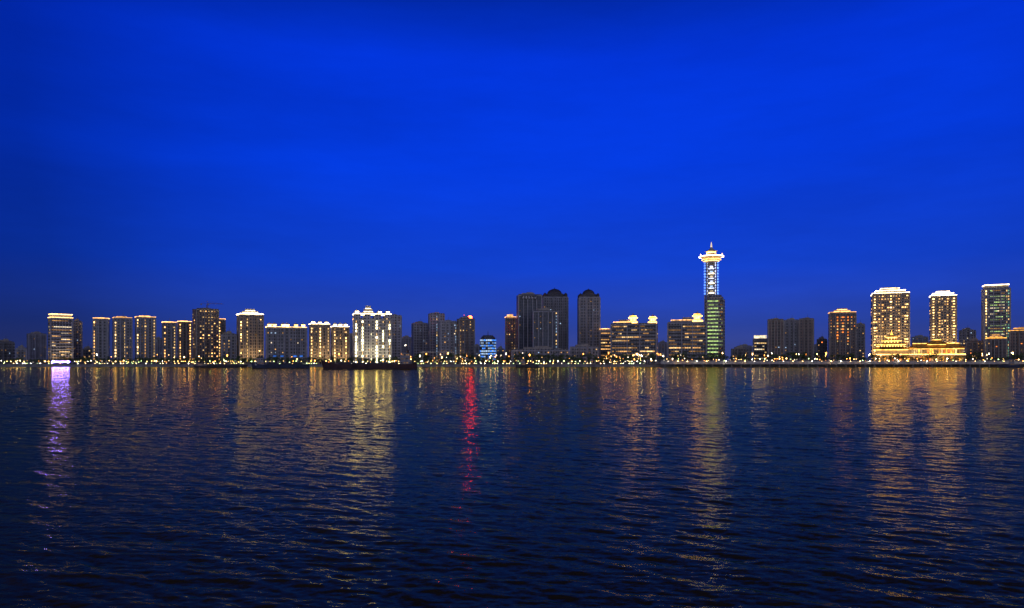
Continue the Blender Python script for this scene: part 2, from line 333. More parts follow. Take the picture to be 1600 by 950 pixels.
def domed(label,x0,x1,ysh,ytop,D,rot,nb,prob=.05):
    B=Bd('apartment_tower',label,x0,x1,ysh,D,rot,.8); B.body('w_grey',nb,1.3); B.wins(prob,'dim'); h=B.z(ytop)-B.H; w=B.w
    m=MB(); m.box(-w*.38,w*.38,-B.d*.38,B.d*.38,B.H,B.H+h*.2); m.box(-w*.33,w*.33,-B.d*.33,B.d*.33,B.H+h*.2,B.H+h*.38)
    m.lathe(0,0,[(w*.3,B.H+h*.38),(w*.295,B.H+h*.5),(w*.26,B.H+h*.63),(w*.19,B.H+h*.75),(w*.1,B.H+h*.83),(w*.04,B.H+h*.86),(.3,B.H+h*.9),(.12,B.H+h)],16); B.part('roof_dome',m,'tile_dark')
    for sx in (-.42,.42):
        for sy in (-.4,.4):
            m=MB(); m.lathe(sx*w,sy*B.d,[(w*.07,B.H),(w*.07,B.H+h*.2),(w*.085,B.H+h*.22),(w*.06,B.H+h*.34),(.1,B.H+h*.45)],8); B.part('turret',m,'tile_dark')
    for i in range(4):
        u=-.24+.16*i; o=MB(); o.lathe(u*w,-B.d*.38-.1,[(w*.045,B.H+h*.03),(w*.045,B.H+h*.17)],8,0,.2); B.part('attic_window',o,'frame')
    B.flush(); return B
domed('dark tower with a domed roof behind the flat topped glass tower',846,887,466,449,830,.1,5,.06)
domed('lone dark tower with a domed roof and corner turrets',902,937,466,450,790,.12,3,.05)
B=apt('lower dark glass tower in front of the flat and domed tower pair',831,871,487,745,.1,.6,'w_glass',5,.07,'dim',[(.44,'e_cool')],481,None,name='office_tower')
apt('low dark hall at the foot of the dark glass towers',800,888,547,690,.02,.3,'w_grey',7,.22,'mix',name='office_block')
apt('low block at the foot of the lone domed tower',890,934,543,700,.05,.5,'w_grey',5,.12,'warm',name='office_block')
def cupola(B,px,yt,lit='s_gold'):
    x=B.x(px); h=B.z(yt)-B.H; r=h*.3; m=MB(); m.box(x-r*1.3,x+r*1.3,-r*1.3,r*1.3,B.H,B.H+h*.3)
    for k in range(8):
        a=2*math.pi*k/8; m.bar((x+r*math.cos(a),r*math.sin(a),B.H+h*.3),(x+r*math.cos(a),r*math.sin(a),B.H+h*.55),.22)
    m.lathe(x,0,[(r*1.2,B.H+h*.55),(r*1.15,B.H+h*.6),(r*.95,B.H+h*.72),(r*.5,B.H+h*.82),(r*.15,B.H+h*.86),(.08,B.H+h)],12,1); c=B.part('cupola',m,'palestone','gold_roof')
    g=MB(); g.lathe(x,0,[(r*.8,B.H+h*.3),(r*.8,B.H+h*.55)],10); g.box(x-r*1.4,x+r*1.4,-r*1.55,-r*1.35,B.H+h*.05,B.H+h*.22); g.lathe(x,0,[(r*1.35,B.H+h*.545),(r*1.35,B.H+h*.62)],12); g.lathe(x,0,[(r*1.0,B.H+h*.7),(r*1.0,B.H+h*.74)],12); g.build('lamp',[lit],c)
B=Bd('hotel','short narrow block with warm window bands left of the twin cupola hotel',936,957,516,780,.1,.7); B.body('w_grey',1,0,3.6); B.bands(['e_warm','e_yel','e_dim'],.6,2.4,1.2,3.6,5); B.plant('s_warm',513)
B=Bd('hotel','wide hotel with warm window bands and two gold cupolas',955,1028,507,720,-.1,.45); B.body('w_grey',3,.8,3.7); B.bands(['e_warm','e_dim','e_dim','e_yel','e_dim'],.5,2.0,1.2,3.7,5); cupola(B,989,489,'s_goldb'); cupola(B,1021,491,'s_goldb')
m=MB(); m.box(-B.w*.46,-B.w*.05,-B.d*.3,B.d*.3,B.H,B.H+2.6); m.box(-B.w*.34,-B.w*.14,-B.d*.2,B.d*.2,B.H+2.6,B.H+5); B.part('roof_house',m,'stone'); B.ring(B.H+2.3,.35,'s_warm',cx=-B.w*.255,hw=B.w*.205,hd=B.d*.3,t=.25)
B=Bd('hotel','wide hotel with one gold cupola left of the pagoda topped tower',1042,1103,505,720,.06,.5); B.body('w_grey',3,.8,3.7); B.bands(['e_warm','e_dim','e_dim','e_dim','e_yel'],.4,2.0,1.2,3.7,5); cupola(B,1090,486,'s_goldb')
m=MB(); m.box(-B.w*.4,B.w*.2,-B.d*.3,B.d*.3,B.H,B.H+3.4); m.box(-B.w*.1,B.w*.15,-B.d*.2,B.d*.2,B.H+3.4,B.H+6); B.part('roof_house',m,'stone'); B.ring(B.H+3.0,.35,'s_warm',cx=-B.w*.1,hw=B.w*.3,hd=B.d*.3,t=.25)
# ------------------------------------------------------------------ pagoda topped tower
B=Bd('observation_tower','tallest tower with neon blue shaft, flared white pagoda crown and spire',1100,1131,410,760,0,.75,'tower')
xs=B.x(1111.5); hw=6.7; zt=B.z(465); m=MB(); m.box(xs-hw+1.2,xs+hw-1.2,-hw+1.2,hw-1.2,0,B.H)
for sx in (-1,1):
    for sy in (-1,1): m.box(xs+sx*hw-.8,xs+sx*hw+.8,sy*hw-.8,sy*hw+.8,0,B.H)
z=zt+4
while z<B.H-2:     # open tie beams between the four corner columns
    for sy in (-1,1): m.box(xs-hw+.8,xs+hw-.8,sy*hw-.35,sy*hw+.35,z,z+.6)
    for sx in (-1,1): m.box(xs+sx*hw-.35,xs+sx*hw+.35,-hw+.8,hw-.8,z,z+.6)
    z+=5.4
B.part('shaft',m,'w_grey')
m=MB(); ch=1.8; xa_=B.x(1103); xb_=B.x(1132.5)
def chamf(z0,z1,i):
    n=len(m.v); P=[(xa_+i+ch,-11+i),(xb_-i-ch,-11+i),(xb_-i,-11+i+ch),(xb_-i,10-i-ch),(xb_-i-ch,10-i),(xa_+i+ch,10-i),(xa_+i,10-i-ch),(xa_+i,-11+i+ch)]
    for zz in (z0,z1): m.v.extend([(a,b,zz) for a,b in P])
    for k in range(8): m.q([n+k,n+(k+1)%8,n+8+(k+1)%8,n+8+k])
    m.q([n+8+k for k in range(8)])
chamf(0,zt-3,0); chamf(zt-3,zt,1.6); chamf(zt,zt+2.2,3.4)
for i in range(int((zt-3)/4)): m.box(xa_+ch,xb_-ch,-11.35,-11,i*4+3.3,i*4+3.7)
B.part('lower_block',m,'w_grey')
z=8
while z<zt-5:
    m=MB(); x=xa_+ch+.1; m.box(xa_+ch,xb_-ch,-11.06,-11.01,z-.1,z+1.7,3); full=R.random()<.35
    while x<B.x(1122): m.box(x,x+1.45,-11.4,-11.05,z,z+1.4,R.choice([0,0,0,1])); x+=1.6
    while x+1.2<xb_-ch:
        if full or R.random()<.5: m.box(x,x+1.2,-11.2,-11.05,z,z+1.2,R.choice([1,1,2]))
        x+=1.6
    B.part('window_band',m,'e_green','e_greend','e_dim','frame'); z+=4
zt2=B.H-1
def ladder(xa,xb,ya,yb,z0,z1,mt,st=3.1,h=2.1):
    m=MB(); z=z0; m.box(xa+.1,xb-.1,ya+.1,yb-.02,z0,z1,1)
    while z<z1: m.box(xa,xb,ya,yb,z,min(z+h,z1)); z+=st
    B.part('light_strip',m,mt,'frame')
for sx in (-1,1):
    ladder(xs+sx*hw-.45,xs+sx*hw+.45,-hw-1.2,-hw-.82,zt+3,zt2,'s_blue')
    ladder(min(xs+sx*(hw+.82),xs+sx*(hw+1.1)),max(xs+sx*(hw+.82),xs+sx*(hw+1.1)),-hw-.4,-hw+.6,zt+3,zt2,'s_blue')
    ladder(xs+sx*(hw-2.4)-.3,xs+sx*(hw-2.4)+.3,-hw+.6,-hw+1.18,zt+3,zt2,'s_violet')
z=zt+4; i=0
while z<zt2-2:
    m=MB(); m.box(xs-2.9,xs+2.9,-hw-.55,-hw-.36,z,z+.9); B.part('light_panel',m,['s_white','s_violet'][i%2])
    m=MB(); m.box(xs-1.5,xs+1.5,-hw+1.0,-hw+1.18,z+1.6,z+3.6); B.part('light_panel',m,['e_white','e_cool','s_violet'][i%3]); z+=5.4; i+=1
def tier(z0,z1,r0,r1,mat):
    m=MB(); m.lathe(xs,0,[(r0,z0),(r0+(r1-r0)*.2,z0+(z1-z0)*.5),(r1,z1-.7),(r1+.6,z1-.25),(r1-.2,z1)],16,0,1,math.pi/16); B.part('crown_tier',m,mat)
zc=B.H
tier(zc,B.z(405.5),hw,9.8,'palestone'); tier(B.z(405.5),B.z(400.5),8.2,12.8,'palestone')
m=MB(); m.lathe(xs,0,[(11.5,B.z(400.5)),(8,B.z(399)),(6,B.z(397)),(5,B.z(396))],8,0,1,math.pi/8); m.lathe(xs,0,[(5,B.z(396)),(5,B.z(393.5)),(6.8,B.z(393)),(3,B.z(390)),(1.2,B.z(387)),(.7,B.z(386))],8,0,1,math.pi/8); B.part('pagoda_roof',m,'palestone')
for zz,r,mt in ((B.z(405.5)-.2,10.5,'s_goldb'),(B.z(400.5)-.3,13.5,'s_crown'),(B.z(408),8.5,'s_yel')):
    m=MB(); m.lathe(xs,0,[(r,zz-.4),(r,zz+.2)],16,0,1,math.pi/16); B.part('light_ring',m,mt)
for k in range(8):
    a=2*math.pi*(k+.5)/8; m=MB(); m.frus(xs+12.3*math.cos(a),12.3*math.sin(a),B.z(400.5),B.z(397),.6,.6,.12,.12); B.part('finial',m,'s_yel')
m=MB(); m.lathe(xs,0,[(5.2,B.z(395.5)),(5.2,B.z(394))],8,0,1,math.pi/8); B.part('lantern',m,'s_goldb')
m=MB(); m.lathe(xs,0,[(1.0,B.z(386)),(.8,B.z(383)),(.2,B.z(378))],6,0); B.part('spire',m,'e_white')
# ------------------------------------------------------------------ right of tower
apt('low dim block just right of the pagoda topped tower',1142,1168,546,760,.1,.6,'w_dark',3,.3,'orange',name='office_block')
B=Bd('office_block','small white lit block with a bright roof sign right of the pagoda topped tower',1176,1199,530,800,.1,.6); B.body('w_grey',1,0,3.6); B.bands(['e_white','e_yel'],.6,2.2,1.3,3.6,5)
m=MB(); m.box(-B.w*.45,B.w*.45,-B.d*.3,-B.d*.3+.4,B.H+1,B.H+4.5); m.box(-B.w*.4,-B.w*.4+.3,-B.d*.3+.4,B.d*.2,B.H,B.H+3,1); m.box(B.w*.4-.3,B.w*.4,-B.d*.3+.4,B.d*.2,B.H,B.H+3,1); B.part('sign_board',m,'e_white','frame')
apt('unlit dark apartment slab, left of the joined trio right of the pagoda topped tower',1199,1224,500,760,.1,.6,'w_brown',5,.05,'dim',[],497)
apt('unlit dark apartment slab, middle of the joined trio right of the pagoda topped tower',1225,1248,501,775,.05,.6,'w_grey',3,.05,'dim',[],497)
apt('unlit dark apartment slab, right of the joined trio right of the pagoda topped tower',1249,1272,499,765,-.1,.6,'w_brown',3,.06,'dim',[],496)
apt('small dark block left of the tower with orange lit upper floors',1276,1292,531,800,.1,.6,'w_dark',1,.25,'orange',name='office_block')
B=apt('apartment tower with orange lit upper floors and a warm roof',1294,1337,490,760,.1,.6,'w_brown',5,.12,'warm',[],482,'s_warm','steps',fin=False)
B.strip(-.2,'e_orange',B.z(535),wid=2); B.strip(.2,'e_orange',B.z(535),wid=2); B.strip(0,'e_orange',B.z(520),wid=2); B.wins(.7,'orange',z0=B.z(515)); B.flush()
apt('dim slim tower touching the right side of the orange topped tower',1337,1351,507,790,0,.8,'w_grey',1,.15,'warm',[],504)
def gold(label,x0,x1,yt,ytop,D,rot,cols,power,lit='s_yel',win='gold',crown='s_white'):
    B=Bd('hotel',label,x0,x1,yt,D,rot,.8); B.body('w_tan',5,1.5,rib='stone')
    for u in cols: B.strip(u,lit if abs(u)>.3 or u==0 else 's_warm',4,None,2.2,3.3,.15,1.2)
    B.wins(.3,win); h=B.z(ytop)-B.H
    m=MB(); m.box(-B.w*.4,B.w*.4,-B.d*.4,B.d*.4,B.H,B.H+h*.45); m.box(-B.w*.24,B.w*.24,-B.d*.25,B.d*.25,B.H+h*.45,B.H+h*.85)
    m.frus(0,0,B.H+h*.85,B.H+h,B.w*.27,B.d*.28,B.w*.1,B.d*.1); B.part('roof_crown',m,'palestone')
    B.ring(B.H+.95,.5,crown); B.ring(B.H+h*.45,.6,crown,hw=B.w*.4,hd=B.d*.4); B.ring(B.H+h*.85-.6,.5,crown,hw=B.w*.25,hd=B.d*.26)
    B.ring(B.H+.1,.5,crown,hw=B.w*.41,hd=B.d*.41); B.flood(power,(1,.64,.27),3,11,.6); B.flush(); return B
gold('widest gold lit hotel tower with a glowing white crown, behind the golden palace hall',1360,1420,461,449,800,.08,(-.44,-.22,.22,.44,0),16000)
gold('slimmer gold lit hotel tower with white crown, behind the palace hall\'s right end',1452,1494,464,454,830,.08,(-.4,.4,-.15,.15),9000)
apt('small pale block with cool lights right of the slimmer gold hotel tower',1498,1524,517,860,.1,.6,'w_pale',3,.35,'white',[],512)
B=Bd('office_tower','rightmost tall tower with green tinted floor lights and white roof band',1533,1578,452,800,.18,.65); B.body('w_grey',3,1.0); B.bands(['e_greend','e_green','e_dim','e_white','e_greend'],.5,1.8,1.0,3.4,6,x0=-B.w*.3,x1=B.w*.3,side=False)
m=MB(); m.box(-B.w*.45,B.w*.45,-B.d*.42,B.d*.42,B.H,B.z(445)); B.part('roof_house',m,'stone'); B.ring(B.z(446.5),.9,'s_white',hw=B.w*.46,hd=B.d*.45)
B.strip(-.43,'s_yel'); B.strip(.43,'e_teal'); B.strip(.36,'e_greend'); B.wins(.12,'green'); B.flush()
apt('low orange lit block right of the golden palace hall',1508,1536,534,740,.1,.6,'w_brown',3,.3,'orange',name='office_block')
B=apt('low stepped gold lit block at the foot of the rightmost tall tower',1540,1572,530,720,.1,.6,'w_brown',5,.25,'orange',[],521,'s_gold','steps',name='office_block')
apt('warm lit block cut off by the right edge of the picture',1576,1614,518,730,.1,.6,'w_brown',5,.2,'orange',[],511,'s_gold',name='office_block')
# golden palace hall
B=Bd('palace_hall','golden lit palace hall with arcades and a tiered pavilion on the right bank',1361,1506,541,670,0,.2,'building')
xl=B.x(1361); x2=B.x(1420); xr=B.x(1506); dy=B.d/2; cx=(xl+x2)/2+1
m=MB(); m.box(xl,xr,-dy,dy,0,B.z(554)); m.box(x2,xr-1.5,-dy+2.5,dy-2.5,B.z(554),B.z(545)); m.box(xl+3,x2,-dy+1.5,dy-1.5,B.z(554),B.z(546)); B.part('wall',m,'stone')
def croof(x0,x1,yy,z0,z1,over=1.2,rl=.75):
    m=MB(); m.curved_roof((x0+x1)/2,0,z0,z1,(x1-x0)/2+over,yy+over,(x1-x0)/2*rl,.5,0,6,.35); t=B.part('roof',m,'gold_roof')
    e=MB(); e.box(x0-over+.6,x1+over-.6,-yy-over-.2,-yy-over+.1,z0-.45,z0-.02); e.box((x0+x1)/2-(x1-x0)/2*rl,(x0+x1)/2+(x1-x0)/2*rl,-.75,-.52,z1-.15,z1+.4); e.build('light_strip',['s_goldb'],t)
croof(x2+1,xr-2,dy-2.3,B.z(545),B.z(537),1.5,.9)
croof(xl+1.5,x2-1,dy-1.3,B.z(546),B.z(541),1.2,.85)
croof((x2+xr)/2-7,(x2+xr)/2+7,3,B.z(538.5),B.z(531.5),1.2,.55)
f=(x2-xl)/2
for i,(aa,bb,ya,yb) in enumerate(((.66,.8,542,535),(.46,.62,535.5,529.5),(.27,.42,530,523.5))):
    z0=B.z(ya); z1=B.z(yb); hh=z1-z0; A=f*aa; Yd=dy*bb
    m=MB(); m.box(cx-A,cx+A,-Yd,Yd,z0,z0+hh*.55); m.curved_roof(cx,0,z0+hh*.55,z1+hh*.1,A*1.28,Yd*1.2,A*.55,Yd*.5,1,6,.4); t=B.part('pavilion_tier',m,'stone','gold_roof')
    g=MB(); g.box(cx-A*1.2,cx+A*1.2,-Yd*1.2-.2,-Yd*1.2+.05,z0+hh*.46,z0+hh*.5+.35); n=max(3,int(A/1.3))
    for j in range(n):
        x=cx-A*.92+1.84*A*(j+.5)/n; g.box(x-.4,x+.4,-Yd-.15,-Yd-.01,z0+.3,z0+hh*.42)
    g.build('lamp',['s_goldb'],t)
m=MB(); m.lathe(cx,0,[(1.4,B.z(523.5)),(1.2,B.z(522)),(.5,B.z(520)),(.08,B.z(515))],10); B.part('finial',m,'s_gold')
def arch(mb,x,w,z0,z1,y):
    n=len(mb.v); pts=[(x-w/2,z0),(x+w/2,z0),(x+w/2,z1-w/2)]+[(x+w/2*math.cos(t*math.pi/6),z1-w/2+w/2*math.sin(t*math.pi/6)) for t in range(1,6)]+[(x-w/2,z1-w/2)]
    mb.v+=[(a,y,b) for a,b in pts]; mb.q(list(range(n,n+len(pts))))
n=22
for i in range(n):
    x=x2+2+(xr-x2-5)*(i+.5)/n; m=MB(); arch(m,x,1.2,B.z(553.5),B.z(546),-dy+2.43); B.part('arched_window',m,R.choice(['s_gold','e_orange','e_yel','s_gold','e_dim']))
n=34
for i in range(n):
    x=xl+1.5+(xr-xl-3)*(i+.5)/n
    m=MB(); arch(m,x,1.5,.8,B.z(557),-dy-.06); B.part('arched_window',m,R.choice(['e_dim','e_warm','e_dim','s_gold','e_orange']))
m=MB(); m.box(xl,xr,-dy-.35,-dy-.05,B.z(554)-.1,B.z(554)+.4); B.part('light_strip',m,'s_goldb')
B.flood(2800,(1,.48,.1),1,7,.8,(xr-xl)*.9)
for lab,x0,x1,yt,D,wm in (('faint far slab behind the gap left of the brightest yellow tower',541,556,524,1250,'w_far'),('faint far pair of slabs behind the right bank near the white sign block',1151,1175,541,1300,'w_far'),
    ('faint far slab behind the gap right of the grey cluster',738,752,541,1200,'w_far'),('faint far slab behind the gap between the two gold hotel towers',1424,1450,527,1200,'w_far'),
    ('faint far slab behind the gap between the two cupola hotels',1028,1043,536,1100,'w_far'),('faint far slab behind the gap left of the grey cluster',626,644,528,1150,'w_far'),
    ('faint far slab in the gap between the third and fourth gold striped towers',241,254,530,1100,'w_far'),('faint far block left of the orange topped tower top floors',1270,1284,540,1150,'w_far')):
    apt(lab,x0,x1,yt,D,.1,.6,wm,3,.12,'dim')
# ------------------------------------------------------------------ tower crane on the brown tower
zr=GZ+BC.z(481)
T=empty('tower_crane',(BC.root.location.x+2,BC.root.location.y,zr),.3); tag(T,'thin tower crane standing on the roof of the dark brown tower','crane')
m=MB()
for sx in (-.5,.5):
    for sy in (-.5,.5): m.bar((sx,sy,-5),(sx,sy,4.4),.1,n=4)
for i in range(6):
    z=-5+i*1.5; m.bar((-.5,-.5,z),(.5,-.5,z+1.5),.06,n=4); m.bar((.5,.5,z),(-.5,.5,z+1.5),.06,n=4)
m.build('mast',['crane_paint'],T)
m=MB(); L0=17
m.bar((-7,0,4.5),(L0,0,4.5),.13,n=4); m.bar((0,0,5.6),(L0-2,0,5.2),.09,n=4)
for i in range(14): m.bar((i*1.15,0,4.5),(i*1.15+.6,0,5.5-.02*i),.05,n=4); m.bar((i*1.15+.6,0,5.5-.02*i),(i*1.15+1.15,0,4.5),.05,n=4)
m.build('jib',['crane_paint'],T)
m=MB(); m.bar((0,0,4.4),(0,0,7.6),.15,n=4); m.bar((0,0,7.6),(-6.5,0,4.6),.05,n=4); m.bar((0,0,7.6),(11,0,5.3),.05,n=4); m.build('tie_frame',['crane_paint'],T)
m=MB(); m.box(-7,-5.4,-.6,.6,3.3,4.4); m.build('counterweight',['concrete'],T)
m=MB(); m.box(.6,1.8,-.9,.4,3,4.3); m.build('cab',['ship_white'],T)
# ------------------------------------------------------------------ ships
def ship(label,x0,x1,D,hull,fb,bow,house,hw_,hh,hatches,name='cargo_ship',cat='ship',flip=1,lamp='l_white',beam=None):
    xc=(x0+x1)/2; th=math.atan((xc-CX)/F); L=(x1-x0)*D*math.cos(th)/F; bm=beam or L*.09
    r=empty(name,(PX(xc,D),D,0),-th); tag(r,label,cat,'ships moored along the far bank')
    def dk(t): return fb+(bow*max(0,(t-.82)/.18)**1.5)+(.35*bow*max(0,(.1-t)/.1))
    n=22; m=MB()
    for i in range(n+1):
        t=i/n; b=bm*(min(1,(t/.05)**.5*.3+.7) if t<.05 else 1)*(1-max(0,(t-.8)/.2)**2.2*.97)
        xx=(t-.5)*L; rake=L*.02*max(0,(t-.8)/.2)
        for (yy,zz,xo) in ((-b,dk(t)+.7,0),(-b,dk(t),0),(-b*.92,.25,-rake),(-b*.6,-1.2,-rake*1.6),(b*.6,-1.2,-rake*1.6),(b*.92,.25,-rake),(b,dk(t),0),(b,dk(t)+.7,0)): m.v.append((flip*(xx+xo),yy,zz))
    for i in range(n):
        for j in range(7): m.q([i*8+j,i*8+j+1,(i+1)*8+j+1,(i+1)*8+j],0 if j not in (2,3,4) else 1)
        m.q([i*8+1,(i+1)*8+1,(i+1)*8+6,i*8+6],1)
    m.q(list(range(0,8)),0); m.build('hull',[hull,'hull_grey'],r)
    hx=flip*(house-.5)*L; z=fb; m=MB()
    for k in range(hh):
        s=1-.16*k; m.box(hx-hw_*s/2,hx+hw_*s/2,-bm*.75*s,bm*.75*s,z,z+2.5); m.box(hx-hw_*s/2-.3,hx+hw_*s/2+.3,-bm*.75*s-.3,bm*.75*s+.3,z+2.5,z+2.65)
        z+=2.65
    d=m.build('deckhouse',['ship_white'],r); z=fb
    for k in range(hh):
        s=1-.16*k; c=4 if hw_>6 else 3
        for j in range(c):
            w=link('window',winmesh('e_dim' if (j+k)%3 else 'frame'),d); w.location=(hx-hw_*s/2+hw_*s*(j+.5)/c,-bm*.75*s-.01,z+1.5); w.scale=(.9,1,.8)
        z+=2.65
    m=MB(); m.bar((hx,0,z),(hx,0,z+5),.14,0,.07); m.bar((hx-1.3,0,z+3),(hx+1.3,0,z+3),.07); m.lathe(hx,0,[(.1,z+5),(.22,z+5.1),(.22,z+5.4),(.1,z+5.5)],6,1); m.build('mast',['metal',lamp],r)
    m=MB(); m.lathe(hx-flip*hw_*.25,0,[(.8,z),(.7,z+2.0),(.75,z+2.1)],8); m.build('funnel',[hull],r)
    for k in range(hatches):
        t0=.16+(.70-.04)*(k/hatches) if house>.5 else .24+.6*(k/hatches); t1=t0+(.58/hatches)
        if house>.5: t0-=.06; t1-=.06
        m=MB(); xa=flip*(t0-.5)*L; xb=flip*(t1-.5)*L; m.box(min(xa,xb),max(xa,xb),-bm*.6,bm*.6,fb,fb+1.1); m.frus((xa+xb)/2,0,fb+1.1,fb+1.6,abs(xb-xa)/2,bm*.6,abs(xb-xa)/2-.4,bm*.3); m.build('hatch_cover',['hull_grey'],r)
    fx=flip*.43*L; m=MB(); m.bar((fx,0,dk(.93)),(fx,0,dk(.93)+4),.12,0,.06); m.bar((fx-.6,0,dk(.93)+2.6),(fx+.6,0,dk(.93)+2.6),.06); m.build('foremast',['metal'],r)
    m=MB()
    for i in range(24):
        xx=(i/23*.7-.38)*L*flip; m.bar((xx,-bm+.1,fb+.7),(xx,-bm+.1,fb+1.5),.04,n=4)
    m.bar((-.38*L*flip,-bm+.1,fb+1.5),(.32*L*flip,-bm+.1,fb+1.5),.05,n=4); m.build('railing',['metal'],r)
    return r
ship('long near black freighter moored below the brightest yellow tower',503,652,455,'hull_red',2.7,2.4,.12,7.5,3,4,flip=-1)
ship('shorter dark blue coaster moored left of the long black freighter',393,484,500,'hull_blue',2.1,1.7,.86,6,2,3,flip=-1,lamp='l_warm')
ship('low grey barge moored left of the dark blue coaster',303,388,548,'hull_grey',.9,.8,.1,4.0,1,3,name='barge',cat='barge',lamp='l_warm')
ship('small dark work boat lying below the dark glass towers',806,842,560,'hull_grey',1.2,1.0,.3,4,2,1,name='work_boat',cat='boat',beam=2.6)
ship('small dark work boat lying off the wharf below the rightmost towers',1560,1594,545,'hull_blue',1.2,1.0,.6,4,2,1,name='work_boat',cat='boat',beam=2.6)
# ------------------------------------------------------------------ banks
m=MB(); m.v+=[(-6000,600.4,GZ),(6000,600.4,GZ),(6000,9000,GZ),(-6000,9000,GZ)]; m.q([0,1,2,3]); tag(m.build('ground',['land']),None,None,None,'structure')
m=MB(); m.box(-4000,PX(1010,600),600,601,-4,GZ+.05,1); m.box(-4000,PX(1010,600),599.6,601.2,GZ+.05,GZ+.45,0); m.box(PX(1010,600),4000,600,601,-4,GZ+.05,1); m.box(-4000,PX(1010,600),601.2,607,GZ+.0,GZ+.02,0)
tag(m.build('embankment',['concrete','concrete']),None,None,None,'structure')
r=empty('wharf',(PX(1320,584),584,0)); tag(r,'long pale concrete wharf on piles along the right bank','wharf')
xa=PX(1030,584)-r.location.x; xb=PX(1700,584)-r.location.x
m=MB(); m.box(xa,xb,-5,16,3.3,3.9); m.build('deck',['concrete'],r)
m=MB(); m.box(xa,xb,-5.25,-5.02,2.6,4.8); x=xa
while x<xb-8: m.box(x+.15,x+8,-5.4,-5.2,2.5,5.1); x+=8.1
m.build('fascia',['palestone'],r)
for i in range(46):
    x=xa+4+i*8.1
    if x<xb-2:
        m=MB(); m.bar((x,-4,-3),(x,-4,3.3),.45,n=8); m.build('pile',['concrete'],r)
m=MB()
for i in range(120):
    x=xa+1+i*3.1
    if x<xb: m.bar((x,-4.8,3.9),(x,-4.8,6),.06,n=4)
m.bar((xa,-4.8,6),(xb,-4.8,6),.09,n=4); m.bar((xa,-4.8,5.4),(xb,-4.8,5.4),.06,n=4); m.build('railing',['palestone'],r)
for i in range(46):    # small lights added to brighten the fascia
    x=xa+6+i*8.1
    if x<xb-3:
        m=MB(); m.box(x-.25,x+.25,-7.7,-7.35,4.85,5.1); m.box(x-.05,x+.05,-7.35,-5.4,4.95,5.03,1); m.build('added_fascia_light',['l_warm' if i%3 else 'l_white','metal'],r)
r=empty('footbridge',(PX(700,640),640,GZ)); tag(r,'low sloping footbridge in front of the grey tower cluster','bridge')
m=MB(); v=[(-26,0,11),(4,0,11),(20,0,3.5),(26,0,3.5)]
for a,b in zip(v,v[1:]):
    n=len(m.v); m.v+=[(a[0],-2,a[2]),(b[0],-2,b[2]),(b[0],2,b[2]),(a[0],2,a[2]),(a[0],-2,a[2]+.9),(b[0],-2,b[2]+.9),(b[0],2,b[2]+.9),(a[0],2,a[2]+.9)]
    for f in ((0,1,5,4),(1,2,6,5),(2,3,7,6),(3,0,4,7),(4,5,6,7),(3,2,1,0)): m.q([n+i for i in f])
m.build('deck',['palestone'],r)
for x in (-24,-14,-4,6,16):
    h=11 if x<4 else 11-(x-4)*.47; m=MB(); m.box(x-.5,x+.5,-1.2,1.2,0,h); m.build('pier',['concrete'],r)
# violet light board added on the promenade as source of the water streak
xb0=PX(95,603); r=empty('added_light_board',(xb0,603,GZ),-math.atan((95-CX)/F)); tag(r,'small added violet light board on the promenade below the leftmost bright tower','added light board')
m=MB(); m.box(-6.8,6.8,.05,.35,1.8,3.0); m.build('casing',['frame'],r)
m=MB(); m.box(-6.5,6.5,-.05,.04,2.1,2.75); m.build('streak_light_panel',['s_purple'],r)
for sx in (-5.4,5.4): m=MB(); m.box(sx-.15,sx+.15,.1,.3,0,1.8); m.build('post',['metal'],r)
# ------------------------------------------------------------------ lamps
m=MB(); m.lathe(0,0,[(.22,0),(.18,.25),(.07,.4),(.05,3.0),(.14,3.08)],6); PM=m.data('post',['metal']); GM={}
m=MB(); m.lathe(0,0,[(.2,0),(.16,.1),(.13,.7),(.16,.75)],8); PB=m.data('post',['concrete'])
def globe(mat,r=.42,z=3.45):
    k=(mat,r,z)
    if k not in GM:
        m=MB(); m.lathe(0,0,[(r*.35,z-r*.95),(r*.8,z-r*.55),(r,z),(r*.8,z+r*.55),(r*.3,z+r*.95)],8); GM[k]=m.data('lamp_globe',[mat])
    return GM[k]
def lamp(x,y,z,mat,label,group,sc=1,r=.42,name='street_lamp',cat='street lamp'):
    o=empty(name,(x,y,z)); o.scale=(1,1,sc); tag(o,label,cat,group)
    link('post',PM,o); link('lamp_globe',globe(mat,r),o); return o
px=2.
while px<1008:
    D=604+R.uniform(-1,12); lamp(PX(px,D),D,GZ,R.choice(['l_warm','l_warm','l_warm','l_white','l_orange','l_green']),'small glowing globe lamp in the row along the left and middle promenade','globe lamps along the promenade',R.choice([.6,.8,.8,.9,1.0]),R.choice([.22,.26,.3,.38]),'globe_lamp','globe lamp'); px+=R.choice([R.uniform(2,4),R.uniform(3,6),R.uniform(5,10)])
px=1018.
while px<1605:
    D=592+R.uniform(0,8); lamp(PX(px,D),D,3.9,R.choice(['l_warm','l_white','l_white','l_green','l_orange']),'small glowing lamp in the row on the pale concrete wharf','lamps on the wharf',R.uniform(.4,1.0),R.choice([.22,.3,.4]),'wharf_lamp','wharf lamp'); px+=R.choice([R.uniform(3,7),R.uniform(5,13)])
for i in range(165):
    px=R.choice([R.uniform(1140,1295),R.uniform(1340,1600),R.uniform(10,560),R.uniform(620,940),R.uniform(930,1130),R.uniform(650,820),R.uniform(950,1060)]); D=R.uniform(626,675)
    lamp(PX(px,D),D,GZ,R.choice(['l_orange','l_orange','l_warm','l_warm','l_white']),'tall street lamp standing inland among the dark trees','tall street lamps inland',R.uniform(1.0,3.0),R.choice([.16,.24,.34]))
px=6.
